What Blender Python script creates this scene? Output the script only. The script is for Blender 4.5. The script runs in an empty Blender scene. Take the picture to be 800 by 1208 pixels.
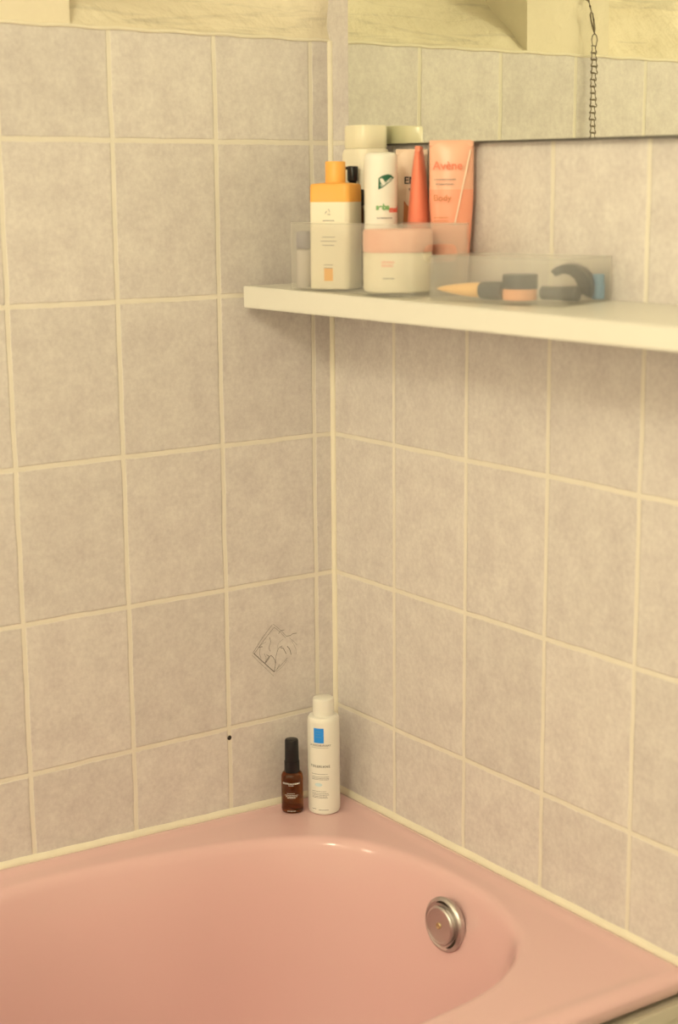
import bpy, bmesh, math, random
from mathutils import Vector, Matrix, Euler
PI = math.pi
sc = bpy.context.scene
C = sc.collection
random.seed(7)

# ---------------------------------------------------------------- camera
# metres; x = 0 is the right wall, y = 0 the left wall, z = 0 a grout line 1.5 m above the floor
CAM = (-1.2751, -1.8075, -0.0662)
cd = bpy.data.cameras.new('camera'); cam = bpy.data.objects.new('camera', cd); C.objects.link(cam)
cam.location = CAM
cam.rotation_euler = (1.37105, 0.00822, -0.61904)
cd.sensor_fit = 'HORIZONTAL'; cd.sensor_width = 15.6; cd.lens = 1862.2 / 800 * 15.6
cd.clip_start = 0.05
cd.dof.use_dof = True; cd.dof.focus_distance = 2.28; cd.dof.aperture_fstop = 2.8
sc.camera = cam
# ---------------------------------------------------------------- world, light, exposure
w = bpy.data.worlds.new('world'); sc.world = w; w.use_nodes = True
bg = w.node_tree.nodes['Background']; bg.inputs[0].default_value = (1, .8, .5, 1); bg.inputs[1].default_value = 0.2
def lamp(name, loc, power, color, radius):
    l = bpy.data.lights.new(name, 'POINT'); l.energy = power; l.color = color; l.shadow_soft_size = radius
    o = bpy.data.objects.new(name, l); o.location = loc; C.objects.link(o); return o
lamp('ceiling_lamp', (-1.85, -1.60, 0.74), 47, (1.0, .905, .63), .15)
lamp('side_fill', (-2.25, -.18, .12), 9, (1.0, .91, .66), .14)  # unseen fill light, added to lift the shade below the shelf
sc.view_settings.view_transform = 'Standard'; sc.view_settings.look = 'None'
sc.view_settings.gamma = 1; sc.view_settings.use_curve_mapping = False
sc.view_settings.exposure = -0.06

# ---------------------------------------------------------------- helpers
def link(name, me, m=None, parent=None):
    o = bpy.data.objects.new(name, me); C.objects.link(o)
    if m is not None:
        for k in (m if isinstance(m, (list, tuple)) else [m]): me.materials.append(k)
    if parent is not None: o.parent = parent
    return o
def obj(name, bm, m=None, parent=None, smooth=True, recalc=True):
    if recalc: bmesh.ops.recalc_face_normals(bm, faces=bm.faces)
    me = bpy.data.meshes.new(name); bm.to_mesh(me); bm.free()
    if smooth:
        for p in me.polygons: p.use_smooth = True
    o = link(name, me, m, parent)
    if smooth:
        try: me.set_sharp_from_angle(angle=math.radians(38))
        except Exception: pass
    return o
def tag(o, label, cat, group=None):
    o['label'] = label; o['category'] = cat
    if group: o['group'] = group
    return o
def thing(name, label, cat, loc=(0, 0, 0), rz=0, group=None):
    o = bpy.data.objects.new(name, None); C.objects.link(o); o.empty_display_size = .02
    o.location = loc; o.rotation_euler = (0, 0, rz)
    return tag(o, label, cat, group)
def struct(o): o['kind'] = 'structure'; return o

def srgb(r, g, b):
    f = lambda c: (c/255/12.92) if c/255 <= .04045 else ((c/255+.055)/1.055)**2.4
    return (f(r), f(g), f(b))
def mat(name, col, rough=.5, metal=0, spec=.5, coat=0, bump=None, sss=0, alpha=None, noise=None, trans=0, ior=1.45):
    m = bpy.data.materials.new(name); m.use_nodes = True
    nt = m.node_tree; b = nt.nodes['Principled BSDF']
    b.inputs['Base Color'].default_value = (*col, 1); b.inputs['Roughness'].default_value = rough
    b.inputs['Metallic'].default_value = metal; b.inputs['Specular IOR Level'].default_value = spec
    b.inputs['Coat Weight'].default_value = coat; b.inputs['IOR'].default_value = ior
    if trans: b.inputs['Transmission Weight'].default_value = trans
    if sss:
        b.inputs['Subsurface Weight'].default_value = sss; b.inputs['Subsurface Radius'].default_value = (.01, .008, .005)
    tc = None
    def noise_node(scale, det=4):
        n = nt.nodes.new('ShaderNodeTexNoise'); n.inputs['Scale'].default_value = scale; n.inputs['Detail'].default_value = det
        t = nt.nodes.new('ShaderNodeTexCoord'); nt.links.new(t.outputs['Object'], n.inputs['Vector']); return n
    if noise:      # (scale, amount)
        n = noise_node(noise[0]); mx = nt.nodes.new('ShaderNodeMix'); mx.data_type = 'RGBA'
        k = noise[1]
        mx.inputs[6].default_value = (*[c*(1-k) for c in col], 1); mx.inputs[7].default_value = (*[min(1, c*(1+k)) for c in col], 1)
        nt.links.new(n.outputs['Fac'], mx.inputs[0]); nt.links.new(mx.outputs[2], b.inputs['Base Color'])
    if bump:       # (scale, distance, strength)
        n = noise_node(bump[0]); bp = nt.nodes.new('ShaderNodeBump')
        bp.inputs['Distance'].default_value = bump[1]; bp.inputs['Strength'].default_value = bump[2]
        nt.links.new(n.outputs['Fac'], bp.inputs['Height']); nt.links.new(bp.outputs['Normal'], b.inputs['Normal'])
    return m
def frosted(name, col, clear, rough):
    """translucent polypropylene: see-through part, slightly blurring part and milky part"""
    m = bpy.data.materials.new(name); m.use_nodes = True; nt = m.node_tree; nt.nodes.clear()
    N = nt.nodes.new; L = nt.links.new
    out = N('ShaderNodeOutputMaterial'); tr = N('ShaderNodeBsdfTransparent'); tr.inputs[0].default_value = (.98, .98, .97, 1)
    rf = N('ShaderNodeBsdfRefraction'); rf.inputs['IOR'].default_value = 1.04; rf.inputs['Roughness'].default_value = .2
    df = N('ShaderNodeBsdfDiffuse'); df.inputs[0].default_value = (*col, 1)
    tl = N('ShaderNodeBsdfTranslucent'); tl.inputs[0].default_value = (*col, 1)
    gl = N('ShaderNodeBsdfGlossy'); gl.inputs['Roughness'].default_value = .25
    a = N('ShaderNodeMixShader'); a.inputs[0].default_value = rough; L(tr.outputs[0], a.inputs[1]); L(rf.outputs[0], a.inputs[2])
    b = N('ShaderNodeMixShader'); b.inputs[0].default_value = .45; L(df.outputs[0], b.inputs[1]); L(tl.outputs[0], b.inputs[2])
    c = N('ShaderNodeMixShader'); c.inputs[0].default_value = clear; L(b.outputs[0], c.inputs[1]); L(a.outputs[0], c.inputs[2])
    d = N('ShaderNodeMixShader'); d.inputs[0].default_value = .03; L(c.outputs[0], d.inputs[1]); L(gl.outputs[0], d.inputs[2])
    L(d.outputs[0], out.inputs[0]); return m

def tile_mat(name, axis, off, lines=True):
    m = bpy.data.materials.new(name); m.use_nodes = True; nt = m.node_tree; b = nt.nodes['Principled BSDF']
    N = nt.nodes.new; L = nt.links.new
    tc = N('ShaderNodeTexCoord'); sp = N('ShaderNodeSeparateXYZ'); L(tc.outputs['Object'], sp.inputs[0])
    def M(op, a, b_=None, c=None):
        n = N('ShaderNodeMath'); n.operation = op
        for i, v in enumerate((a, b_, c)):
            if v is None: continue
            if isinstance(v, (int, float)): n.inputs[i].default_value = v
            else: L(v, n.inputs[i])
        return n.outputs[0]
    def noise(scale, det, rough=.55):
        n = N('ShaderNodeTexNoise'); n.inputs['Scale'].default_value = scale; n.inputs['Detail'].default_value = det
        n.inputs['Roughness'].default_value = rough; L(tc.outputs['Object'], n.inputs['Vector']); return n.outputs['Fac']
    wob = M('MULTIPLY', M('SUBTRACT', noise(14, 3), .5), .004)
    wob2 = M('MULTIPLY', M('SUBTRACT', noise(220, 2), .5), .0016)
    def dist(coord, o, step):
        u = M('DIVIDE', M('SUBTRACT', coord, o), step)
        cell = M('FLOOR', u)
        f = M('ABSOLUTE', M('SUBTRACT', M('FRACT', M('ADD', u, .5)), .5))
        return M('MULTIPLY', f, step), cell
    cu = M('ADD', M('MULTIPLY', sp.outputs[axis], -1.0), wob)
    du, iu = dist(cu, off, .15033)
    dv, iv = dist(M('ADD', sp.outputs[2], wob), 0, .2)
    d = M('ADD', M('MINIMUM', du, dv), wob2)
    mr = N('ShaderNodeMapRange'); mr.interpolation_type = 'SMOOTHSTEP'
    L(d, mr.inputs[0]); mr.inputs[1].default_value = .0024; mr.inputs[2].default_value = .0042
    mask = mr.outputs[0]           # 1 on the tile, 0 on the grout
    # mottled glaze
    n1 = noise(26, 8, .7); n2 = noise(150, 5, .7)
    mm = M('ADD', M('MULTIPLY', n1, .55), M('MULTIPLY', n2, .45))
    r = N('ShaderNodeMapRange'); L(mm, r.inputs[0]); r.inputs[1].default_value = .38; r.inputs[2].default_value = .61
    # per-tile tint
    wn = N('ShaderNodeTexWhiteNoise'); wn.noise_dimensions = '2D'; cb = N('ShaderNodeCombineXYZ'); L(iu, cb.inputs[0]); L(iv, cb.inputs[1]); L(cb.outputs[0], wn.inputs['Vector'])
    t = N('ShaderNodeMix'); t.data_type = 'RGBA'; L(r.outputs[0], t.inputs[0])
    t.inputs[6].default_value = (*TILE_A, 1); t.inputs[7].default_value = (*TILE_B, 1)
    hv = N('ShaderNodeHueSaturation'); L(t.outputs[2], hv.inputs['Color'])
    L(M('ADD', M('MULTIPLY', wn.outputs['Value'], .07), .965), hv.inputs['Value'])
    g = N('ShaderNodeMix'); g.data_type = 'RGBA'; L(noise(30, 3), g.inputs[0])
    g.inputs[6].default_value = (.87, .82, .75, 1); g.inputs[7].default_value = (.80, .74, .64, 1)
    fin = N('ShaderNodeMix'); fin.data_type = 'RGBA'; L(mask, fin.inputs[0]); L(g.outputs[2], fin.inputs[6]); L(hv.outputs[0], fin.inputs[7])
    L(fin.outputs[2], b.inputs['Base Color'])
    rr = N('ShaderNodeMapRange'); L(mask, rr.inputs[0]); rr.inputs[3].default_value = .85; rr.inputs[4].default_value = .42; L(rr.outputs[0], b.inputs['Roughness'])
    b.inputs['Specular IOR Level'].default_value = .35
    bp = N('ShaderNodeBump'); bp.inputs['Distance'].default_value = .0012; bp.inputs['Strength'].default_value = .7
    L(M('ADD', mask, M('MULTIPLY', n2, .12)), bp.inputs['Height']); L(bp.outputs[0], b.inputs['Normal'])
    return m
TILE_A = (.635, .58, .578); TILE_B = (.79, .745, .725)

def box(bm, x0, x1, y0, y1, z0, z1, bev=0, seg=2):
    r = bmesh.ops.create_cube(bm, size=1)
    for v in r['verts']:
        v.co = Vector(((x0+x1)/2+v.co.x*(x1-x0), (y0+y1)/2+v.co.y*(y1-y0), (z0+z1)/2+v.co.z*(z1-z0)))
    if bev:
        es = list({e for v in r['verts'] for e in v.link_edges})
        bmesh.ops.bevel(bm, geom=es, offset=bev, segments=seg, affect='EDGES', profile=.5)
    return bm
def boxm(*a, **k): return box(bmesh.new(), *a, **k)
def loft(rings, cap0=True, cap1=True, close=True, bm=None):
    bm = bm or bmesh.new()
    vs = [[bm.verts.new(p) for p in r] for r in rings]; n = len(rings[0])
    for a, b in zip(vs, vs[1:]):
        for i in range(n if close else n-1):
            j = (i+1) % n; bm.faces.new((a[i], a[j], b[j], b[i]))
    if cap0: bm.faces.new(vs[0][::-1])
    if cap1: bm.faces.new(vs[-1])
    return bm
def circ(r, z, n=48, cx=0, cy=0): return [(cx+r*math.cos(2*PI*i/n), cy+r*math.sin(2*PI*i/n), z) for i in range(n)]
def lathe(prof, n=48, cx=0, cy=0, **k): return loft([circ(max(r, .0002), z, n, cx, cy) for r, z in prof], **k)
def rrect(hx, hy, r, z, seg=6, cx=0, cy=0):
    out = []
    for sx, sy, a0 in ((1, 1, 0), (-1, 1, 90), (-1, -1, 180), (1, -1, 270)):
        for i in range(seg+1):
            a = math.radians(a0+90*i/seg); out.append((cx+sx*(hx-r)+r*math.cos(a), cy+sy*(hy-r)+r*math.sin(a), z))
    return out
def tube(path, r, n=8, bm=None, closed=False):
    bm = bm or bmesh.new(); P = [Vector(p) for p in path]; rings = []
    for i, p in enumerate(P):
        if closed: t = (P[(i+1) % len(P)]-P[i-1])
        else: t = P[min(i+1, len(P)-1)]-P[max(i-1, 0)]
        t.normalize(); u = t.orthogonal() if abs(t.z) > .95 else t.cross(Vector((0, 0, 1)))
        if abs(t.z) > .95: u = t.cross(Vector((0, 1, 0)))
        u.normalize(); v = t.cross(u)
        rings.append([p+u*(r*math.cos(2*PI*k/n))+v*(r*math.sin(2*PI*k/n)) for k in range(n)])
    if closed: rings.append(rings[0]); return loft_shared(bm, rings)
    return loft(rings, bm=bm)
def loft_shared(bm, rings):
    vs = [[bm.verts.new(p) for p in r] for r in rings[:-1]]; n = len(rings[0])
    for k in range(len(vs)):
        a, b = vs[k], vs[(k+1) % len(vs)]
        for i in range(n):
            j = (i+1) % n; bm.faces.new((a[i], a[j], b[j], b[i]))
    return bm
# ---- marks: lettering and printed patches, on flat faces or wrapped round a bottle
def text_mesh(s, size, align='CENTER', bold=0.0, space=1.0):
    cu = bpy.data.curves.new('lettering', 'FONT'); cu.body = s; cu.size = size; cu.align_x = align; cu.align_y = 'CENTER'
    cu.offset = bold; cu.space_character = space; cu.resolution_u = 3
    o = bpy.data.objects.new('lettering', cu); C.objects.link(o)
    dg = bpy.context.evaluated_depsgraph_get(); me = bpy.data.meshes.new_from_object(o.evaluated_get(dg))
    bpy.data.objects.remove(o); bpy.data.curves.remove(cu)
    bm = bmesh.new(); bm.from_mesh(me); bpy.data.meshes.remove(me); return bm
def rect_mesh(w_, h_, cx=0, cy=0, nx=6):
    bm = bmesh.new(); a = [[bm.verts.new((cx-w_/2+w_*i/nx, cy+s*h_/2, 0)) for i in range(nx+1)] for s in (-1, 1)]
    for i in range(nx): bm.faces.new((a[0][i], a[0][i+1], a[1][i+1], a[1][i]))
    return bm
def poly_mesh(pts):
    bm = bmesh.new(); bm.faces.new([bm.verts.new((x, y, 0)) for x, y in pts]); bmesh.ops.triangulate(bm, faces=bm.faces); return bm
def lines_mesh(rows, h_):
    """fine print too small to read: rows of short dashes. rows = (y, x0, x1)"""
    bm = bmesh.new(); rnd = random.Random(len(rows)*7)
    for y, x0, x1 in rows:
        x = x0
        while x < x1-.0004:
            l = min(rnd.uniform(.0012, .0035), x1-x)
            vs = [bm.verts.new(q) for q in ((x, y-h_/2, 0), (x+l, y-h_/2, 0), (x+l, y+h_/2, 0), (x, y+h_/2, 0))]
            bm.faces.new(vs); x += l+.0006
    return bm
def wrap(bm, r, ang, z, cx=0, cy=0):
    for v in bm.verts:
        a = ang+v.co.x/r; v.co = Vector((cx+r*math.cos(a), cy+r*math.sin(a), z+v.co.y))
    return bm
def flat(bm, origin, ang, lean=0.0):
    n = Vector((math.cos(ang), math.sin(ang), 0)); rt = Vector((-n.y, n.x, 0)); up = Vector((0, 0, 1))
    o = Vector(origin)
    for v in bm.verts: v.co = o+rt*v.co.x+up*v.co.y
    return bm
def mark(name, bm, m, parent): return obj(name, bm, m, parent, smooth=False, recalc=False)
def facing(x, y): return math.atan2(CAM[1]-y, CAM[0]-x)

# ---------------------------------------------------------------- materials
M_tileL = tile_mat('left_wall_tiles', 0, .0333)
M_tileR = tile_mat('right_wall_tiles', 1, .1405)
M_plaster = mat('cream_plaster', (.86, .78, .62), .75, bump=(28, .006, .9), noise=(9, .07))
M_paint = mat('cream_wall_paint', (.90, .87, .80), .8, noise=(5, .03))
M_floor = mat('floor_tile', (.62, .58, .53), .5, noise=(20, .08))
M_caulk = mat('caulk', (.88, .82, .68), .5, bump=(60, .001, .5), noise=(25, .06))
M_pink = mat('pink_enamel', (.83, .545, .555), .13, spec=.5, coat=.25)
M_apron = mat('apron_paint', (.62, .57, .46), .6, bump=(50, .001, .5), noise=(14, .08))
M_shelf = mat('shelf_white', (.82, .80, .735), .32, spec=.4)
M_chrome = mat('brushed_chrome', (.60, .57, .56), .33, metal=1, bump=(300, .0002, .3))
M_slot = mat('slot_dark', (.03, .025, .02), .7)
M_brass = mat('brass_screw', (.62, .50, .30), .45, metal=1)
M_mirror = mat('mirror_silver', (.90, .93, .84), .01, metal=1)
M_mback = mat('mirror_back', (.12, .11, .10), .6)
M_steel = mat('chain_steel', (.24, .20, .15), .4, metal=1)
M_white = mat('white_plastic', (.88, .86, .80), .35, sss=.05)
M_cream = mat('cream_plastic', (.88, .82, .68), .4, sss=.05)
M_orange = mat('orange_plastic', (.95, .47, .10), .35)
M_black = mat('black_plastic', (.008, .007, .009), .3)
M_ink = mat('ink_grey', (.22, .21, .22), .6)
M_inkd = mat('ink_dark', (.05, .05, .06), .6)
M_blue = mat('label_blue', (.025, .32, 1.0), .45)
M_paleblue = mat('label_pale_blue', (.60, .76, .82), .5)
M_amber = mat('amber_glass', (.10, .035, .006), .08, coat=.6)
M_amber2 = mat('amber_clear_glass', (.27, .075, .008), .04, trans=1, ior=1.4)
M_inkw = mat('ink_white', (.85, .85, .80), .5)
M_green = mat('label_green', (.02, .13, .07), .5)
M_green2 = mat('label_light_green', (.22, .46, .20), .5)
M_red = mat('label_red', (.85, .17, .13), .5)
M_coral = mat('coral_tube', (.95, .27, .17), .35, sss=.05)
M_peach = mat('peach_tube', (.93, .50, .36), .3)
M_salmon = mat('salmon_gel', (.97, .40, .27), .3)
M_palepeach = mat('pale_peach_tube', (.90, .70, .56), .4)
M_gold = mat('gold_print', (.62, .22, .07), .4)
M_pinklid = mat('pink_lid', (.93, .52, .42), .4)
M_clear = mat('clear_cap', (.86, .80, .62), .25, sss=.1)
M_slate = mat('slate_plastic', (.045, .055, .075), .4)
M_wood = mat('light_bristle', (.93, .58, .26), .5)
M_skin = mat('peach_powder', (.86, .43, .27), .5)
M_sky = mat('light_blue_plastic', (.22, .42, .66), .4)
M_pencil = mat('pencil_grey', (.17, .15, .14), .7)
M_tray = frosted('frosted_plastic', (.99, .97, .95), .87, .05)
M_tray2 = frosted('clear_frosted_plastic', (.98, .97, .95), .87, .05)

def streaks(m):
    nt = m.node_tree; b = nt.nodes['Principled BSDF']; N = nt.nodes.new; L = nt.links.new
    tc = N('ShaderNodeTexCoord'); mp = N('ShaderNodeMapping'); mp.inputs['Scale'].default_value = (5, 30, 60); L(tc.outputs['Object'], mp.inputs[0])
    n = N('ShaderNodeTexNoise'); n.inputs['Scale'].default_value = 1.0; n.inputs['Detail'].default_value = 5; n.inputs['Roughness'].default_value = .65
    n.inputs['Distortion'].default_value = .6; L(mp.outputs[0], n.inputs['Vector'])
    r = N('ShaderNodeMapRange'); L(n.outputs['Fac'], r.inputs[0]); r.inputs[1].default_value = .33; r.inputs[2].default_value = .46; r.inputs[3].default_value = .80; r.inputs[4].default_value = 1.0
    old = b.inputs['Base Color'].links[0].from_socket
    mx = N('ShaderNodeMix'); mx.data_type = 'RGBA'; mx.blend_type = 'MULTIPLY'; mx.inputs[0].default_value = 1
    L(old, mx.inputs[6]); cb = N('ShaderNodeCombineColor'); 
    for i in range(3): L(r.outputs[0], cb.inputs[i])
    L(cb.outputs[0], mx.inputs[7]); L(mx.outputs[2], b.inputs['Base Color'])
M_rough = mat('rough_plaster', (.86, .78, .62), .75, bump=(34, .008, 1.0), noise=(9, .07)); streaks(M_rough)
# ---------------------------------------------------------------- room
struct(obj('floor', boxm(-2.5, .1, -2.9, .25, -1.6, -1.5), M_floor, smooth=False))
struct(obj('ceiling', boxm(-2.5, .1, -2.9, .25, .95, 1.05), M_paint, smooth=False))
struct(obj('wall_right', boxm(0, .1, -2.9, .25, -1.5, .95), M_tileR, smooth=False))
struct(obj('wall_left', boxm(-2.5, 0, 0, .2, -1.5, .1345), M_tileL, smooth=False))
struct(obj('wall_back', boxm(-2.5, .1, -3.0, -2.9, -1.5, .95), M_paint, smooth=False))
struct(obj('wall_far_left', boxm(-2.6, -2.5, -2.9, .25, -1.5, .95), M_paint, smooth=False))
# plaster above the tiles: sloping sill either side of a flush upright
def smooth01(t): t = max(0, min(1, t)); return t*t*(3-2*t)
def plaster_y(x, z):
    h = z-.1345
    slope = min(h*1.15, .115)
    near = smooth01((-x-.02)/.16)                  # dies out against the right wall
    lump = .004*math.sin(x*31+z*17)+.003*math.sin(x*57-z*41)+.0025*math.sin(x*11+z*90)
    return slope*(.12+.88*near)+lump*smooth01(h/.02)+.0015
bm = bmesh.new()
def patch(bm, x0, x1, nx, zs, f):
    g = [[bm.verts.new((x0+(x1-x0)*i/nx, f(x0+(x1-x0)*i/nx, z), z)) for i in range(nx+1)] for z in zs]
    for a, b in zip(g, g[1:]):
        for i in range(nx): bm.faces.new((a[i], a[i+1], b[i+1], b[i]))
    return g
zs = [.1345+.006*i for i in range(24)]+[.3, .5, .95]
ga = patch(bm, 0, -.385, 60, zs, plaster_y)
post = lambda x, z: .001+.0012*math.sin(x*40+z*13)
gb = patch(bm, -.385, -.552, 12, zs, post)
gc = patch(bm, -.552, -2.5, 120, zs, plaster_y)
for k in range(len(zs)-1):
    bm.faces.new((ga[k][-1], gb[k][0], gb[k+1][0], ga[k+1][-1]))
    bm.faces.new((gb[k][-1], gc[k][0], gc[k+1][0], gb[k+1][-1]))
for f in bm.faces:
    c = f.calc_center_median(); f.material_index = 0 if -.5525 < c.x < -.3845 else 1
struct(obj('trim_1', bm, [M_plaster, M_rough], recalc=True))     # plaster band over the tiling
# rounded lip of white grout along the top of the tiles
bm = bmesh.new(); tube([(x*-.02-.001, -.0005+.0006*math.sin(x*3), .1340+.0008*math.sin(x*1.7)) for x in range(124)], .0022, 8, bm)
struct(obj('trim_2', bm, M_caulk))
# caulk in the wall corner
struct(obj('trim_3', tube([(-.0005, -.0005, z/50-.93) for z in range(0, 54)]+[(-.0005, -.0005, .134)], .0048, 10), M_caulk))

# ---------------------------------------------------------------- bath tub
TZ = -.930
def tz(x): return TZ-.03*x                       # the tub falls slightly towards its drain end
cx0, cy0 = -.46, -.345
ctrl = [(-.445, -.066), (-.33, -.080), (-.211, -.104), (-.130, -.145), (-.086, -.200), (-.065, -.283), (-.062, -.382), (-.082, -.468), (-.112, -.525),
        (-.170, -.572), (-.250, -.600), (-.40, -.612), (-.58, -.607), (-.69, -.580), (-.770, -.49), (-.800, -.345), (-.775, -.225), (-.705, -.138), (-.625, -.094), (-.54, -.070)]
def cr(p0, p1, p2, p3, t):
    return tuple(.5*((2*b)+(-a+c)*t+(2*a-5*b+4*c-d)*t*t+(-a+3*b-3*c+d)*t**3) for a, b, c, d in zip(p0, p1, p2, p3))
dense = []
nC = len(ctrl)
for i in range(nC):
    for k in range(24): dense.append(cr(ctrl[i-1], ctrl[i], ctrl[(i+1) % nC], ctrl[(i+2) % nC], k/24))
pol = sorted((math.atan2(y-cy0, x-cx0), math.hypot(x-cx0, y-cy0)) for x, y in dense)
def rin(a):
    a = (a+PI) % (2*PI)-PI
    import bisect
    k = bisect.bisect(pol, (a, 0)); p, q = pol[k-1], pol[k % len(pol)]
    da = (q[0]-p[0]) % (2*PI); t = ((a-p[0]) % (2*PI))/da if da else 0
    return p[1]+(q[1]-p[1])*t
X0, X1, Y0, Y1 = -1.00, -.0003, -.700, -.0003
def rout(a, inset, cr_):
    c, s = math.cos(a), math.sin(a)
    def inside(r):
        x, y = cx0+r*c, cy0+r*s
        xa, xb, ya, yb = X0+inset, X1-inset, Y0+inset, Y1-inset
        qx = max(xa+cr_-x, x-(xb-cr_), 0); qy = max(ya+cr_-y, y-(yb-cr_), 0)
        return math.hypot(qx, qy) <= cr_
    lo, hi = .1, 1.0
    for _ in range(26):
        mid = (lo+hi)/2
        if inside(mid): lo = mid
        else: hi = mid
    return lo
angs = set(2*PI*i/220 for i in range(220))
for X, Y in ((X0, Y0), (X0, Y1), (X1, Y0), (X1, Y1)):
    a = math.atan2(Y-cy0, X-cx0) % (2*PI)
    for d in range(-12, 13): angs.add((a+d*.0028) % (2*PI))
angs = sorted(angs)
def ring_out(inset, cr_, z): return [(cx0+rout(a, inset, cr_)*math.cos(a), cy0+rout(a, inset, cr_)*math.sin(a), z) for a in angs]
def ring_in(off, z): return [(cx0+(rin(a)+off)*math.cos(a), cy0+(rin(a)+off)*math.sin(a), z) for a in angs]
rings = [ring_out(.017, .006, -.0295), ring_out(.0130, .008, -.0292), ring_out(.0105, .008, -.0270), ring_out(.0014, .008, -.0095), ring_out(.0016, .009, -.0060),
         ring_out(.005, .010, -.002), ring_out(.010, .012, .0002), ring_out(.016, .014, .0006), ring_out(.024, .03, -.0006), ring_out(.030, .045, -.0018), ring_out(.036, .055, -.0022)]
for off, z in ((.016, -.0022), (.010, -.0026), (.006, -.0036), (.002, -.0062), (-.001, -.0105), (-.0035, -.017), (-.006, -.026), (-.010, -.040), (-.016, -.060), (-.023, -.090),
               (-.032, -.13), (-.042, -.18), (-.054, -.23), (-.070, -.28), (-.090, -.32), (-.118, -.345), (-.155, -.358), (-.20, -.364)):
    rings.append(ring_in(off, z))
bm = loft(rings, cap0=False, cap1=True)
for v in bm.verts: v.co.z += tz(v.co.x)
bathtub = thing('bathtub', 'pink enamel bathtub with rounded basin set into the tiled corner', 'bathtub', (-.5, -.35, -1.5))
def part(o, parent):           # keep world coordinates under a moved empty
    o.parent = parent; o.matrix_parent_inverse = Matrix.Translation(parent.location).inverted(); return o
part(obj('basin', bm, M_pink), bathtub)
# apron under the front edge
bm = boxm(-1.02, -.004, -.690, -.672, -1.5, -.965); box(bm, -1.02, -.004, -.694, -.688, -.985, -.966, .002)
ap = part(obj('front_panel', bm, M_apron, smooth=False), bathtub); ap['label'] = 'greyish cream panel under the pink rim'
# overflow plate on the sloping drain-end wall
ov = bpy.data.objects.new('overflow_plate', None)
n_tilt = .09
def on_plate(bm, loc, tilt, yaw=0.0):
    R = Matrix.Rotation(yaw, 4, 'Z') @ Matrix.Rotation(-(PI/2-tilt), 4, 'Y')      # local +z -> -x tilted up
    T = Matrix.Translation(loc) @ R
    bmesh.ops.transform(bm, matrix=T, verts=bm.verts); return bm
OV = (-.0850, -.3560, -.984); YAW = math.radians(2)
fl = lathe([(.0335, -.006), (.0350, -.001), (.0352, .0010), (.0340, .0030), (.0310, .0042), (.0285, .0030), (.0270, .0028), (.0001, .0028)], 64, cap0=False, cap1=False)
fo = part(obj('overflow_plate', on_plate(fl, OV, n_tilt, YAW), M_chrome), bathtub); fo['label'] = 'brushed metal round overflow plate'
cp = lathe([(.0238, .0026), (.0250, .0070), (.0248, .0084), (.0238, .0096), (.0222, .0101), (.0212, .0097), (.0205, .0094), (.0001, .0094)], 64, cap0=False, cap1=False)
c1 = obj('raised_cap', on_plate(cp, OV, n_tilt, YAW), M_chrome); c1.parent = fo
for s in (-1, 1):
    b = bmesh.new(); n = 14; lo_, hi_ = [], []
    for i in range(n+1):
        a = (math.radians(2) if s > 0 else math.radians(229))+math.radians(-27+54*i/n)
        e = .0011*math.sin(PI*i/n)
        for L_, r in ((lo_, .0288-e*1.3), (hi_, .0288+e*2.2)): L_.append(b.verts.new((r*math.cos(a), r*math.sin(a), .0047)))
    for i in range(n): 
        try: b.faces.new((lo_[i], lo_[i+1], hi_[i+1], hi_[i]))
        except Exception: pass
    o = obj('slot', on_plate(b, OV, n_tilt, YAW), M_slot, smooth=False); o.parent = fo
sr = lathe([(.0042, .0092), (.0042, .0106), (.0034, .0112), (.0020, .0106), (.0001, .0104)], 24, cap0=False, cap1=False)
o = obj('screw', on_plate(sr, OV, n_tilt, YAW), M_brass); o.parent = fo
# caulk beads between the tub and the tiles
def bead(path, inward, name):
    bm = bmesh.new(); rings = []
    for p, up in path:
        p = Vector(p); i = Vector(inward)
        rings.append([p+Vector((0, 0, -.004)), p+i*.0052+Vector((0, 0, -.0030)), p+i*.0050+Vector((0, 0, .0004)), p+i*.0034+Vector((0, 0, .0028)), p+i*.0012+Vector((0, 0, .0058)), p+Vector((0, 0, .0062))])
    loft(rings, bm=bm); return struct(obj(name, bm, M_caulk))
bead([((x*-.02-.002, .0005, tz(x*-.02)+.0004*math.sin(x*2.1)), 0) for x in range(0, 52)], (0, -1, 0), 'trim_4')
bead([((.0005, y*-.02-.002, tz(0)+.0004*math.sin(y*1.3)), 0) for y in range(0, 36)], (-1, 0, 0), 'trim_5')
struct(obj('trim_6', tube([(-.004, -.697, z) for z in (-.94, -.95, -.97, -1.0, -1.1, -1.3, -1.5)], .006, 8), M_plaster))

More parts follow.
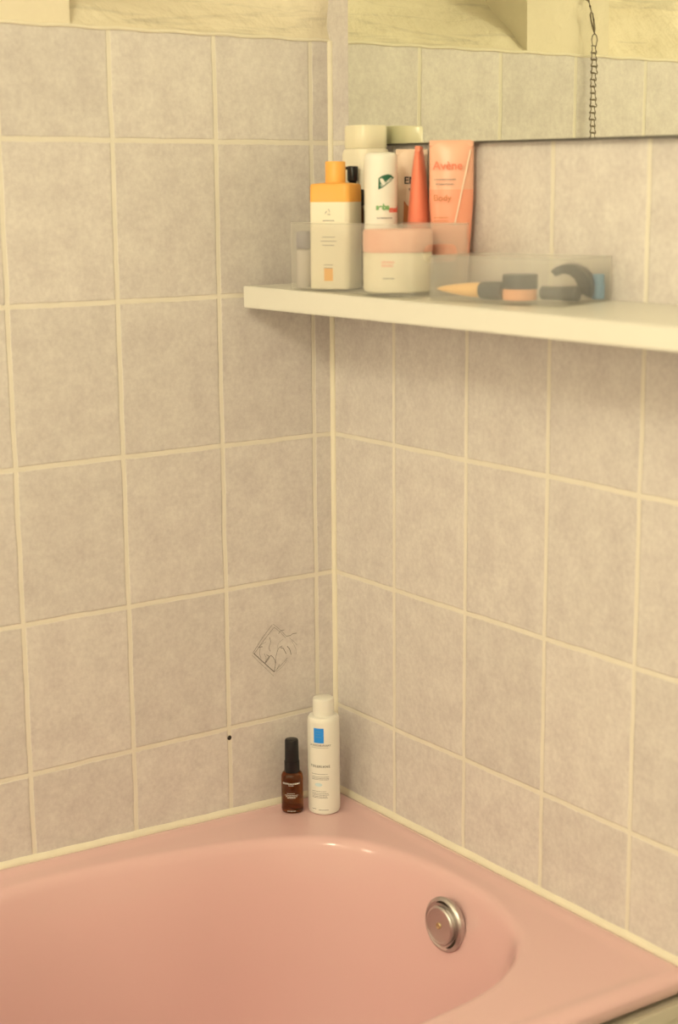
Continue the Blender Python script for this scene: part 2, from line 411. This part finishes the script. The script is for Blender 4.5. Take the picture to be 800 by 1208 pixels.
# ---------------------------------------------------------------- marks on the tiles
SK = [
(1, [(-0.109, -0.6624), (-0.1261, -0.6789), (-0.1424, -0.6983)]),
(1, [(-0.1059, -0.6664), (-0.123, -0.6822), (-0.1401, -0.6994)]),
(0.6, [(-0.1441, -0.7001), (-0.1317, -0.7135), (-0.1207, -0.7246), (-0.1081, -0.7382)]),
(2, [(-0.1409, -0.6986), (-0.123, -0.7165), (-0.1072, -0.732)]),
(0.8, [(-0.1074, -0.6619), (-0.0956, -0.6723), (-0.0852, -0.6839)]),
(0.8, [(-0.1059, -0.6668), (-0.0956, -0.6758), (-0.0869, -0.6857)]),
(0.8, [(-0.1072, -0.732), (-0.0949, -0.7237), (-0.0842, -0.7151)]),
(0.6, [(-0.1032, -0.7321), (-0.0933, -0.7268), (-0.085, -0.7185)]),
(1.4, [(-0.1072, -0.7313), (-0.1049, -0.7205), (-0.1068, -0.7131), (-0.1123, -0.7072), (-0.1188, -0.7116), (-0.1222, -0.7166)]),
(1, [(-0.1045, -0.7205), (-0.1035, -0.7095), (-0.0993, -0.699), (-0.0928, -0.6962)]),
(1.6, [(-0.096, -0.6982), (-0.0912, -0.7004), (-0.0865, -0.709)]),
(1.2, [(-0.0989, -0.6773), (-0.0956, -0.6737), (-0.0891, -0.6734)]),
(1.3, [(-0.0852, -0.6832), (-0.0787, -0.6832), (-0.0746, -0.6815), (-0.0681, -0.6816)]),
(1.7, [(-0.0847, -0.6981), (-0.0802, -0.7038), (-0.0781, -0.7119)]),
(1, [(-0.1142, -0.6796), (-0.1123, -0.6869), (-0.1153, -0.6954), (-0.113, -0.7008)]),
(1.6, [(-0.1328, -0.691), (-0.1261, -0.6915)]),
(0.8, [(-0.1296, -0.6908), (-0.1311, -0.7003), (-0.1291, -0.7076)]),
(1.2, [(-0.1205, -0.7155), (-0.1148, -0.7088), (-0.1195, -0.7045)]),
(1, [(-0.1023, -0.7287), (-0.0981, -0.7224)]),
(0.6, [(-0.0804, -0.6868), (-0.0715, -0.6947), (-0.0675, -0.6997)]),
(0.5, [(-0.091, -0.6864), (-0.0992, -0.692), (-0.1018, -0.7028)]),
(0.5, [(-0.0764, -0.6918), (-0.0701, -0.7042), (-0.0694, -0.7128)]),
(0.6, [(-0.1199, -0.6856), (-0.1279, -0.6883), (-0.1336, -0.6922)]),
(0.7, [(-0.1234, -0.7017), (-0.1204, -0.7092), (-0.1221, -0.7159)])]
bm = bmesh.new()
for wd, pts in SK:
    P = [Vector((x, 0, z)) for x, z in pts]
    if len(P) == 2: q = P
    else:
        E_ = [P[0]*2-P[1]]+P+[P[-1]*2-P[-2]]; q = []
        for i in range(len(P)-1):
            for k in range(6): q.append(Vector(cr(E_[i], E_[i+1], E_[i+2], E_[i+3], k/6)))
        q.append(P[-1])
    L_ = []
    for i, pnt in enumerate(q):
        t = (q[min(i+1, len(q)-1)]-q[max(i-1, 0)]).normalized(); nn = Vector((-t.z, 0, t.x))*.00028*wd
        L_.append((bm.verts.new((pnt+nn)+Vector((0, -.0004, 0))), bm.verts.new((pnt-nn)+Vector((0, -.0004, 0)))))
    for a, b in zip(L_, L_[1:]): bm.faces.new((a[0], b[0], b[1], a[1]))
tag(obj('line_drawing', bm, M_pencil, smooth=False), 'thin grey diamond and leaf line drawing printed on a left wall tile', 'drawing')
bm = bmesh.new()
loft([circ(.0034, 0, 20), circ(.0030, .0006, 20), circ(.0022, .0004, 20)], cap0=False, cap1=True, bm=bm)
bmesh.ops.transform(bm, matrix=Matrix.Translation((-.1835, -.0002, -.814)) @ Matrix.Rotation(PI/2, 4, 'X'), verts=bm.verts)
tag(obj('screw_hole', bm, M_slot), 'small dark drilled hole in the grout of the left tiled wall', 'hole')

# ---------------------------------------------------------------- mirror
MX = -.015
mirror = thing('wall_mirror', 'large frameless wall mirror hung over the shelf on tiled right wall', 'mirror', (0, -.6, -.01))
def slab(y0, y1, zb0, zb1, z1, xa, xb):
    bm = bmesh.new(); v = [bm.verts.new(p) for p in ((xa, y0, zb0), (xa, y1, zb1), (xa, y1, z1), (xa, y0, z1), (xb, y0, zb0), (xb, y1, zb1), (xb, y1, z1), (xb, y0, z1))]
    for f in ((0, 1, 2, 3), (7, 6, 5, 4), (0, 4, 5, 1), (1, 5, 6, 2), (2, 6, 7, 3), (3, 7, 4, 0)): bm.faces.new([v[i] for i in f])
    return bm
part(obj('mirror_glass', slab(-.0620, -1.15, -.0045, -.0160, .60, MX, MX+.003), M_mirror, smooth=False), mirror)
part(obj('backing_board', slab(-.0635, -1.148, -.0065, -.0180, .598, MX+.0031, -.0006), M_mback, smooth=False), mirror)

# ---------------------------------------------------------------- shelf
bm = bmesh.new()
co = [(-.156, -.016, -.1865), (-.168, -.79, -.1910), (-.173, -1.10, -.1928), (-.001, -1.10, -.1868), (-.001, -.016, -.1860)]
lo = [(-.156, -.016, -.2150), (-.168, -.79, -.2145), (-.173, -1.10, -.2140), (-.001, -1.10, -.2120), (-.001, -.016, -.2135)]
T = [bm.verts.new(p) for p in co]; B = [bm.verts.new(p) for p in lo]
bm.faces.new(T); bm.faces.new(B[::-1])
for i in range(5): j = (i+1) % 5; bm.faces.new((T[j], T[i], B[i], B[j]))
bmesh.ops.bevel(bm, geom=[e for e in bm.edges], offset=.0012, segments=2, affect='EDGES')
tag(obj('wall_shelf', bm, M_shelf), 'long white floating shelf on the tiled right wall below the mirror', 'shelf')
SZ = -.1862

# ---------------------------------------------------------------- trays
def tray(name, label, hx, hy, h, th, m, loc, rz, hole=None):
    t = thing(name, label, 'storage box', loc, rz, None)
    bm = bmesh.new(); r = .006
    outer = [rrect(hx, hy, r, z) for z in (0, h)]; inner = [rrect(hx-th, hy-th, r-th*.5, z) for z in (h, th)]
    n = len(outer[0])
    if not hole:
        loft([outer[0], outer[1], inner[0], inner[1]], bm=bm)
    else:
        # right end face (-y side) is cut for the oval grip: built separately
        vs = [[bm.verts.new(p) for p in R] for R in (outer[0], outer[1], inner[0], inner[1])]
        skip = [i for i in range(n) if abs(outer[0][i][1]+hy) < 1e-6 and abs(outer[0][(i+1) % n][1]+hy) < 1e-6 and abs(outer[0][i][0]-outer[0][(i+1) % n][0]) > .01]
        s = skip[0]
        for k in range(3):
            for i in range(n):
                if i == s and k in (0, 2): continue
                j = (i+1) % n; bm.faces.new((vs[k][i], vs[k][j], vs[k+1][j], vs[k+1][i]))
        bm.faces.new(vs[0][::-1]); bm.faces.new(vs[3])
        hw, hh, hz = hole; K = 40; loops = []
        for yy, A in ((-hy, (vs[0][s], vs[0][(s+1) % n], vs[1][(s+1) % n], vs[1][s])), (-hy+th, (vs[3][s], vs[3][(s+1) % n], vs[2][(s+1) % n], vs[2][s]))):
            xa, xb = A[0].co.x, A[1].co.x; za, zb = A[0].co.z, A[2].co.z
            lp = []
            for k in range(K):
                a = 2*PI*k/K
                cxx = (hw-hh) * (1 if math.cos(a) > 0 else -1) if abs(math.cos(a)) > 1e-6 else 0
                lp.append(bm.verts.new((cxx+hh*math.cos(a), yy, hz+hh*math.sin(a))))
            cor = sorted(A, key=lambda v: math.atan2(v.co.z-hz, v.co.x) % (2*PI))
            angc = [math.atan2(v.co.z-hz, v.co.x) % (2*PI) for v in cor]
            # fan: each corner gathers the hole edges nearest to it
            def owner(k):
                a = (2*PI*(k+.5)/K) % (2*PI)
                q = [0, 1, 2, 3]; return int(a//(PI/2))
            for k in range(K):
                bm.faces.new((lp[k], lp[(k+1) % K], cor[owner(k)]))
            for c in range(4):
                k = (c+1)*K//4 % K; bm.faces.new((lp[k], cor[(c+1) % 4], cor[c]))
            loops.append(lp)
        for k in range(K): bm.faces.new((loops[0][k], loops[0][(k+1) % K], loops[1][(k+1) % K], loops[1][k]))
    obj('tray_body', bm, m, t)
    # thicker rolled rim
    rim = [Vector(p)+Vector((0, 0, 0)) for p in rrect(hx-.0006, hy-.0006, r, h)]
    obj('tray_rim', tube(rim, .0010, 6, closed=True), m, t)
    return t
# tall tray
tx0, tx1, ty0, ty1 = -.152, -.062, -.370, -.120
tray('frosted_storage_box', 'taller frosted plastic box with oval grip hole holding upright toiletries', (tx1-tx0)/2, (ty1-ty0)/2, .083, .0018, M_tray, ((tx0+tx1)/2, (ty0+ty1)/2, SZ), 0, (.026, .0105, .050))
# low tray, slightly turned
phi = math.radians(12.0); u = Vector((math.sin(phi), -math.cos(phi), 0)); v_ = Vector((math.cos(phi), math.sin(phi), 0))
FL = Vector((-.141, -.388, 0)); cL = FL+u*.092+v_*.050
LOW = (cL.x, cL.y, SZ-.0014)
tray('frosted_storage_box', 'lower frosted plastic box lying open with brushes and makeup inside', .050, .092, .050, .0016, M_tray2, LOW, phi)

# ---------------------------------------------------------------- bottles and tubes on the shelf
def P3(x, y): return (x, y, SZ+.0019)
# white lotion bottle with orange cap (in the tall tray)
x, y = -.1165, -.1740
fa = facing(x, y)+math.radians(-25)
t = thing('lotion_bottle', 'white square bottle with orange shoulder and orange cap in the tall frosted box', 'bottle', P3(x, y), fa+PI/2)
# local -y is the front
obj('bottle_body', loft([rrect(.0255, .0210, .006, 0), rrect(.0270, .0225, .0065, .0015), rrect(.0270, .0225, .0065, .1065)]), M_cream, t)
o = obj('shoulder', loft([rrect(.0270, .0225, .0065, .1065), rrect(.0269, .0224, .0065, .1255), rrect(.0262, .0217, .007, .1280), rrect(.0250, .0205, .008, .1288), rrect(.0150, .0145, .012, .1300)]), M_orange, t); o['label'] = 'orange shoulder band'
o = obj('cap', lathe([(.0127, .1290), (.0127, .1545), (.0120, .1558), (.0001, .1560)], 40, cap0=False, cap1=False), M_orange, t); o['label'] = 'tall orange cap'
for rows in ([(.018, -.007, .009)], [(-.002, -.008, .010), (-.007, -.010, .011), (-.012, -.008, .008)], [(-.036, -.006, .007), (-.040, -.006, .006)]):
    mark('fine_print', flat(lines_mesh(rows, .0011), (0, -.0228, .066), -PI/2), M_ink, t)
mark('printed_square', flat(rect_mesh(.012, .0155), (-.000, -.0228, .018), -PI/2), M_orange, t)
em = bmesh.new()
for k in range(3):
    a = 2*PI*k/3
    tube([(.004*math.cos(a+q*.5)*(.4+.2*q), .004*math.sin(a+q*.5)*(.4+.2*q), 0) for q in range(4)], .0003, 4, em)
mark('emblem', flat(em, (0, -.0229, .094), -PI/2), M_ink, t)

# amber pump bottle with black pump
x, y = -.080, -.160
t = thing('pump_bottle', 'dark amber bottle with black pump behind the orange-capped bottle', 'bottle', P3(x, y), facing(x, y)+PI/2)
obj('bottle_body', lathe([(.0130, 0), (.0145, .0015), (.0148, .006), (.0148, .095), (.0130, .1030), (.0095, .1070)], 40), M_amber, t)
obj('collar', lathe([(.0148, .1020), (.0149, .1040), (.0149, .1195), (.0140, .1215), (.0060, .1225)], 40), M_black, t)
hd = lathe([(.0048, .120), (.0048, .1310), (.0068, .1325), (.0070, .1490), (.0062, .1505), (.0001, .1508)], 32, cap0=False, cap1=False)
obj('pump_head', hd, M_black, t)
obj('spout', loft([[(xx, yy*.0024, zz+hh*.0018) for yy, hh in ((-1, -1), (1, -1), (1, 1), (-1, 1))] for xx, zz in ((.0, .1480), (-.008, .1480), (-.0115, .1470), (-.0125, .1445))]), M_black, t)

# big white bottle standing against the mirror
x, y = -.0295+MX, -.1400
t = thing('flat_cap_bottle', 'tall white bottle with wide translucent cap, reflected in the mirror edge', 'bottle', (x, y, SZ+.0002), 0)
Z0 = -.1862
obj('bottle_body', loft([rrect(.024, .024, .016, 0), rrect(.0265, .0265, .0175, .002), rrect(.0265, .0265, .0175, .168), rrect(.0250, .0250, .0175, .1735), rrect(.021, .021, .017, .1755)]), M_cream, t)
cpo = obj('cap', loft([rrect(.0235, .0235, .0170, .1745), rrect(.0242, .0242, .0170, .1765), rrect(.0242, .0242, .0170, .2010), rrect(.0232, .0232, .0165, .2030), rrect(.0190, .0190, .015, .2031), rrect(.0185, .0185, .015, .2000)]), M_clear, t)
cpo['label'] = 'wide translucent cream cap'
rd = obj('cap_disc', loft([rrect(.0182, .0182, .014, .2003), rrect(.0180, .0180, .014, .2020)]), M_wood, cpo, smooth=False); rd['label'] = 'amber disc inside the cap'

# white cylinder bottle with green badge
x, y = -.0860, -.2270
fa = facing(x, y)
t = thing('cylinder_bottle', 'white rounded cylinder bottle with dark green badge and red lettering', 'bottle', P3(x, y), 0)
R_ = .0202
obj('bottle_body', lathe([(.018, 0), (.0195, .002), (R_, .006), (R_, .156), (.0197, .1610), (.0180, .1640), (.014, .1655), (.0001, .1660)], 56, cap0=True, cap1=False), M_white, t)
bd = [(-.0105, -.0090), (-.0102, .0045), (-.006, .0075), (.001, .0092), (.0055, .0085), (.0110, .0055), (.006, .001), (0, -.003), (-.006, -.007)]
g = wrap(poly_mesh(bd), R_+.0003, fa+.36, .1300); mark('badge', g, M_green, t)
g = text_mesh('SEBAMED', .0042, bold=.0001)
bmesh.ops.rotate(g, verts=g.verts, cent=(0, 0, 0), matrix=Matrix.Rotation(math.radians(32), 3, 'Z'))
mark('badge_lettering', wrap(g, R_+.0005, fa+.36, .1298), M_inkw, t)
mark('green_lettering', wrap(text_mesh('seba', .0095, bold=.0005), R_+.0004, fa+.12, .1000), M_green2, t)
mark('red_lettering', wrap(text_mesh('med', .0095, bold=.0006), R_+.0004, fa+.92, .0970), M_red, t)
mark('fine_print', wrap(lines_mesh([(0, -.010, .010)], .0012), R_+.0004, fa+.25, .0870), M_ink, t)

def squeeze_tube(name, label, loc, rz, w_, d_, h_, capw, caph, mats, zsplit=None, lean=0):
    """tube standing on its cap: flat crimp on top, round at the cap. local x = width"""
    t = thing(name, label, 'tube', loc, rz)
    if lean: t.rotation_euler = (0, lean, rz)
    def ringz(z):
        f = (z-caph)/(h_-caph); hw = capw+(w_-capw)*min(1, f*1.8)**.7 if f < .55 else w_; dd = d_*(1-f)**.62+.0030
        return [(hw*math.cos(2*PI*i/48), dd*math.sin(2*PI*i/48), z) for i in range(48)]
    zs_ = [caph+(h_-caph)*k/24 for k in range(25)]
    if zsplit is None: obj('tube_body', loft([ringz(z) for z in zs_]), mats[0], t)
    else:
        k = min(range(25), key=lambda i: abs(zs_[i]-zsplit))
        lo_ = obj('lower_body', loft([ringz(z) for z in zs_[:k+1]]), mats[1], t)
        obj('upper_body', loft([ringz(z) for z in zs_[k:]]), mats[0], t)
    obj('crimp', boxm(-w_, w_, -.0032, .0032, h_-.007, h_+.0003, .0008), mats[0], t, smooth=False)
    obj('cap', loft([[(capw*.96*math.cos(2*PI*i/40), min(capw, d_)*.96*math.sin(2*PI*i/40), 0) for i in range(40)], [(capw*math.cos(2*PI*i/40), min(capw, d_)*math.sin(2*PI*i/40), .002) for i in range(40)], [(capw*math.cos(2*PI*i/40), min(capw, d_)*math.sin(2*PI*i/40), caph) for i in range(40)]]), mats[2], t)
    return t
# pale tube with dark lettering behind the white cylinder
x, y = -.0200, -.2040
t = squeeze_tube('squeeze_tube', 'pale peach tube with dark capital letters and gold stripes, between white bottle and coral tube', (x, y, SZ+.0002), facing(x, y)+PI/2+.05, .0200, .0120, .172, .0150, .024, (M_palepeach, M_palepeach, M_white))
mark('dark_lettering', flat(text_mesh('ENE', .0125, bold=.0003), (.0010, -.0085, .1335), -PI/2), M_inkd, t)
mark('dark_letter', flat(text_mesh('V', .0125, bold=.0003), (.0000, -.0092, .1190), -PI/2), M_inkd, t)
g = poly_mesh([(-.0130, -.05), (.0150, -.05), (.0170, .0290), (.0060, .0080), (-.0105, .0290)])
mark('gold_panel', flat(g, (.0, -.0165, .080), -PI/2), M_gold, t)
mark('stripe', flat(rect_mesh(.0045, .058, nx=1), (.006, -.0168, .058), -PI/2), M_palepeach, t)

# coral tube seen edge-on
x, y = -.0430, -.2480
t = squeeze_tube('squeeze_tube', 'coral red tapering tube standing edge-on, left of the peach tube', (x, y, SZ+.0002), facing(x, y)-.10, .0190, .0155, .174, .0145, .020, (M_coral, M_coral, M_coral))
# peach tube with lettering
x, y = -.0300, -.2950
t = squeeze_tube('squeeze_tube', 'wide translucent peach tube with red lettering at the right end of the box', (x, y, SZ+.0002), facing(x, y)+PI/2-.05, .0268, .0165, .180, .0200, .026, (M_peach, M_salmon, M_salmon), zsplit=.123)
mark('red_lettering', flat(text_mesh('Avène', .0140, bold=.0002), (-.004, -.0122, .1500), -PI/2), M_coral, t)
mark('fine_print', flat(lines_mesh([(0, -.020, .006), (-.0055, -.018, .003)], .0010), (.0, -.0146, .1340), -PI/2), M_ink, t)
mark('body_lettering', flat(text_mesh('Body', .0105), (-.010, -.0168, .1120), -PI/2), M_gold, t)
mark('fine_print', flat(lines_mesh([(0, -.020, -.003), (-.0040, -.020, -.003)], .0009), (.0, -.0192, .0890), -PI/2), M_gold, t)
bm = bmesh.new(); a = [bm.verts.new(p) for p in ((.0040, -.0198, .080), (.0058, -.0198, .080), (.0240, -.0075, .1690), (.0222, -.0075, .1690))]; bm.faces.new(a)
o = mark('painted_highlight', bm, M_palepeach, t)  # diagonal highlight on the tube, put in as a pale strip
# cream jar with pink lid in the tall tray
x, y = -.1050, -.2980
x, y = -.1060, -.2870
t = thing('cream_jar', 'round cream jar with pink lid inside the tall frosted box', 'jar', P3(x, y), facing(x, y)+PI/2)
obj('jar_body', lathe([(.036, 0), (.0400, .002), (.0412, .006), (.0412, .046), (.0395, .0485)], 64), M_cream, t)
o = obj('lid', lathe([(.0412, .0480), (.0417, .0490), (.0417, .0725), (.0402, .0745), (.0001, .0748)], 64, cap0=True, cap1=False), M_pinklid, t); o['label'] = 'pale pink screw lid'
mark('pink_print', wrap(lines_mesh([(0, -.020, -.004), (-.004, -.020, -.006)], .0030), .0415, -PI/2, .037), M_pinklid, t)
mark('fine_print', wrap(lines_mesh([(0, -.018, -.004)], .0015), .0415, -PI/2, .018), M_ink, t)
# small dark blue item at the left end of the tall tray
x, y = -.1370, -.1340
t = thing('pot', 'small slate lidded pot at the left end of the tall frosted box', 'pot', P3(x, y), 0)
obj('pot_body', lathe([(.0085, 0), (.0100, .002), (.0100, .046), (.0075, .049)], 32), mat('greige_plastic', (.62, .57, .55), .5), t)
o = obj('lid', lathe([(.0100, .0490), (.0104, .0500), (.0104, .0690), (.0095, .0705), (.0001, .0705)], 32, cap1=False), mat('muted_lilac', (.34, .32, .38), .5), t); o['label'] = 'grey blue lid'

# ---------------------------------------------------------------- things in the low tray
def inlow(a, b, z=0.0):        # a along the box from its left end, b from its front face
    q = FL+u*a+v_*b; return (q.x, q.y, SZ+.0006+z)
AX = math.atan2(u.y, u.x)      # direction of the box length
def lay(prof, n=24):           # lathe along local +x
    bm = lathe(prof, n); bmesh.ops.rotate(bm, verts=bm.verts, cent=(0, 0, 0), matrix=Matrix.Rotation(PI/2, 3, 'Y')); return bm
t = thing('makeup_brush', 'makeup brush with pale tan tapered head and dark handle lying in low box', 'brush', inlow(.0035, .0135, .0108), AX+.04)
obj('bristles', lay([(.0008, 0.000), (.0030, .008), (.0055, .024), (.0078, .045), (.0088, .064)]), M_wood, t)
obj('handle', lay([(.0092, .062), (.0100, .064), (.0103, .067), (.0103, .090), (.0096, .092)]), M_slate, t)
t = thing('makeup_pot', 'small pot with dark lid and peach base in the middle of low box', 'pot', inlow(.1120, .024, .0012), 0)
o = obj('pot_body', lathe([(.0175, 0), (.0190, .001), (.0190, .0125)], 40), M_skin, t); o['label'] = 'peach powder base'
o = obj('lid', lathe([(.0194, .0125), (.0196, .0135), (.0196, .0270), (.0185, .0285), (.0001, .0285)], 40, cap1=False), M_slate, t); o['label'] = 'slate lid'
t = thing('mascara_tube', 'dark slim mascara tube lying at the right of low box', 'makeup tube', inlow(.1330, .036, .0092), AX+.10)
obj('tube_body', lay([(.0060, 0), (.0075, .001), (.0078, .026)]), M_slate, t)
obj('cap', lay([(.0070, .026), (.0082, .027), (.0085, .044), (.0075, .045)]), M_slate, t)
# hair claw: curved dark shell with teeth
t = thing('hair_claw', 'dark curved hair claw standing up at right end of the low box', 'hair clip', inlow(.1550, .0640, .0012), AX+.35)
rings = []
for k in range(15):
    a = math.radians(-25+160*k/14); r0 = .0210; wd = .0085*math.sin(PI*(.12+.76*k/14))+.005; th = .0085*(1-.55*k/14)
    c = Vector((r0*math.cos(a)-.006, 0, .0145+r0*.92*math.sin(a)))
    n_ = Vector((math.cos(a), 0, math.sin(a)))
    rings.append([c+n_*th*s1+Vector((0, wd*s2, 0)) for s1, s2 in ((-1, -1), (1, -1), (1, 1), (-1, 1))])
zmin = min(p.z for r in rings for p in r)
obj('shell', loft([[p-Vector((0, 0, min(0, zmin))) for p in r] for r in rings]), M_slate, t)
for k in range(5):
    yy = -.006+.003*k
    obj('tooth', tube([(.013, yy, .010), (.004, yy, .0045), (-.008, yy, .0022), (-.018, yy, .0022)], .0012, 6), M_slate, t)
t = thing('small_bottle', 'small light blue capped bottle at the far right end of low box', 'bottle', inlow(.1740, .0850, .0012), 0)
obj('bottle_body', lathe([(.0060, 0), (.0072, .001), (.0074, .016), (.0060, .0185)], 28), M_sky, t)
obj('cap', lathe([(.0058, .0180), (.0066, .0190), (.0066, .0275), (.0001, .0282)], 28, cap1=False), M_sky, t)

# ---------------------------------------------------------------- bottles on the tub corner
x, y = -.0645, -.0600
t = thing('cleanser_bottle', 'tall white bottle with blue rectangle standing on the pink tub corner', 'bottle', (x, y, tz(x)-.0016), facing(x, y)+PI/2)
F = -PI/2; R_ = .0228
obj('bottle_body', lathe([(.0195, 0), (.0215, .0012), (.0226, .0042), (R_, .008), (R_, .134), (.0224, .1385), (.0205, .1415), (.0155, .1430)], 64), M_white, t)
o = obj('cap', lathe([(.0150, .1420), (.0152, .1640), (.0146, .1668), (.0125, .1682), (.0001, .1686)], 48, cap1=False), M_white, t)
A = R_+.00025
def on(bm, dx, z, r=A): return wrap(bm, r, F+dx/R_, z)
mark('blue_rectangle', on(rect_mesh(.0148, .0215), -.0072, .1180), M_blue, t)
mark('rectangle_lettering', on(lines_mesh([(.006, -.004, .004), (.002, -.004, .003), (-.002, -.004, .004)], .0004), -.0072, .118, A+.0002), M_sky, t)
mark('maker_lettering', on(text_mesh('LA ROCHE-POSAY', .0040, bold=.00006, space=1.0), -.0058, .1035), M_ink, t)
mark('fine_print', on(lines_mesh([(0, -.013, .013)], .0005), -.0058, .1002), M_ink, t)
mark('product_lettering', on(text_mesh('TOLERIANE', .0047, bold=.00008, space=1.28), -.0060, .0725), M_inkd, t)
rows = [(.0612, -.0135, .010), (.0572, -.0135, .012), (.0550, -.0135, .013), (.0532, -.0135, .012), (.0355, -.0135, .008), (.0325, -.0135, .011), (.0302, -.0135, .012), (.0280, -.0135, .009), (.0262, -.0135, .010)]
for blk in (rows[:1], rows[1:4], rows[4:]): mark('fine_print', on(lines_mesh(blk, .0007), -.005, 0), M_ink, t)
mark('fine_print', on(lines_mesh([(0, -.013, -.006), (-.001, -.002, .012)], .0008), -.006, .0090), M_ink, t)
mark('pale_blue_mark', on(poly_mesh([(.0055*math.cos(2*PI*k/20), .0026*math.sin(2*PI*k/20)) for k in range(20)]), -.0080, .0455), M_paleblue, t)

x, y = -.1040, -.0375
t = thing('serum_bottle', 'small amber bottle with black cap standing on the pink tub rim', 'bottle', (x, y, tz(x)-.0016), facing(x, y)+PI/2)
R_ = .0156
obj('bottle_body', lathe([(.0128, 0), (.0148, .0010), (R_, .0040), (R_, .0480), (.0152, .0535), (.0138, .0570), (.0108, .0595), (.0088, .0605)], 56), M_amber2, t)
obj('collar', lathe([(.0106, .0585), (.0110, .0600), (.0108, .0745), (.0100, .0752)], 48), M_black, t)
obj('cap', lathe([(.0101, .0750), (.0100, .0780), (.0096, .1045), (.0090, .1062), (.0070, .1068), (.0001, .1068)], 48, cap0=True, cap1=False), M_black, t)
mark('maker_lettering', wrap(text_mesh('GROWN ALCHEMIST', .0029, bold=.00012), R_+.0003, F-.12, .0450), M_inkw, t)
for blk in ([(0, -.004, .004)], [(-.0120, -.006, .006), (-.0145, -.010, .010), (-.0166, -.008, .009), (-.0185, -.006, .006)]): mark('fine_print', wrap(lines_mesh(blk, .0007), R_+.0003, F-.10, .0425), M_inkw, t)
mark('fine_print', wrap(lines_mesh([(0, -.006, .006)], .0008), R_+.0003, F-.10, .0045), M_inkw, t)

# ---------------------------------------------------------------- chain on the left wall, seen in the mirror
ch = thing('ladder_chain', 'steel ladder chain hanging before the tiles, seen in the mirror', 'chain', (-.510, -.013, -.02))
def cobj(name, bm): return obj(name, bm, M_steel, ch)
def link_path(w_, h_):
    return [(-w_*.95, 0, h_*.02), (-w_*1.0, 0, h_*.18), (-w_*.72, 0, h_*.45), (-w_*.62, .0006, h_*.85), (-w_*.85, .0010, h_*1.12), (-w_*.45, .0016, h_*1.15), (w_*.45, .0016, h_*1.15), (w_*.85, .0010, h_*1.12), (w_*.62, .0006, h_*.85), (w_*.72, 0, h_*.45), (w_*1.0, 0, h_*.18), (w_*.95, 0, h_*.02), (w_*.4, -.0010, 0), (-w_*.4, -.0010, 0)]
first = None
for k in range(17):
    if first is None:
        first = cobj('link', tube(link_path(.0064, .0098), .00095, 6, closed=True)); l = first
    else:
        l = first.copy(); C.objects.link(l); l.parent = ch
    l.location = (.0006*math.sin(k*1.3), 0, .0098*k); l.rotation_euler = (0, random.uniform(-.1, .1), random.uniform(-.2, .2))
zt = .0098*17
cobj('end_loop', tube([(-.0035, 0, zt+.001), (-.0058, 0, zt+.010), (-.0042, 0, zt+.016), (0, 0, zt+.0195), (.0042, 0, zt+.016), (.0058, 0, zt+.010), (.0035, 0, zt+.001)], .0009, 6, closed=True))
cobj('clasp', tube([(0, 0, zt+.018), (.001, -.001, zt+.026), (.0035, -.001, zt+.038), (.005, 0, zt+.047), (.008, 0, zt+.051), (.010, 0, zt+.046), (.0065, .001, zt+.036), (.0025, .001, zt+.026)], .0014, 8, closed=True))
cobj('hook', tube([(.008, -.001, zt+.049), (.011, 0, zt+.058), (.010, .004, zt+.066), (.010, .012, zt+.070), (.010, .020, zt+.070)], .0016, 8))
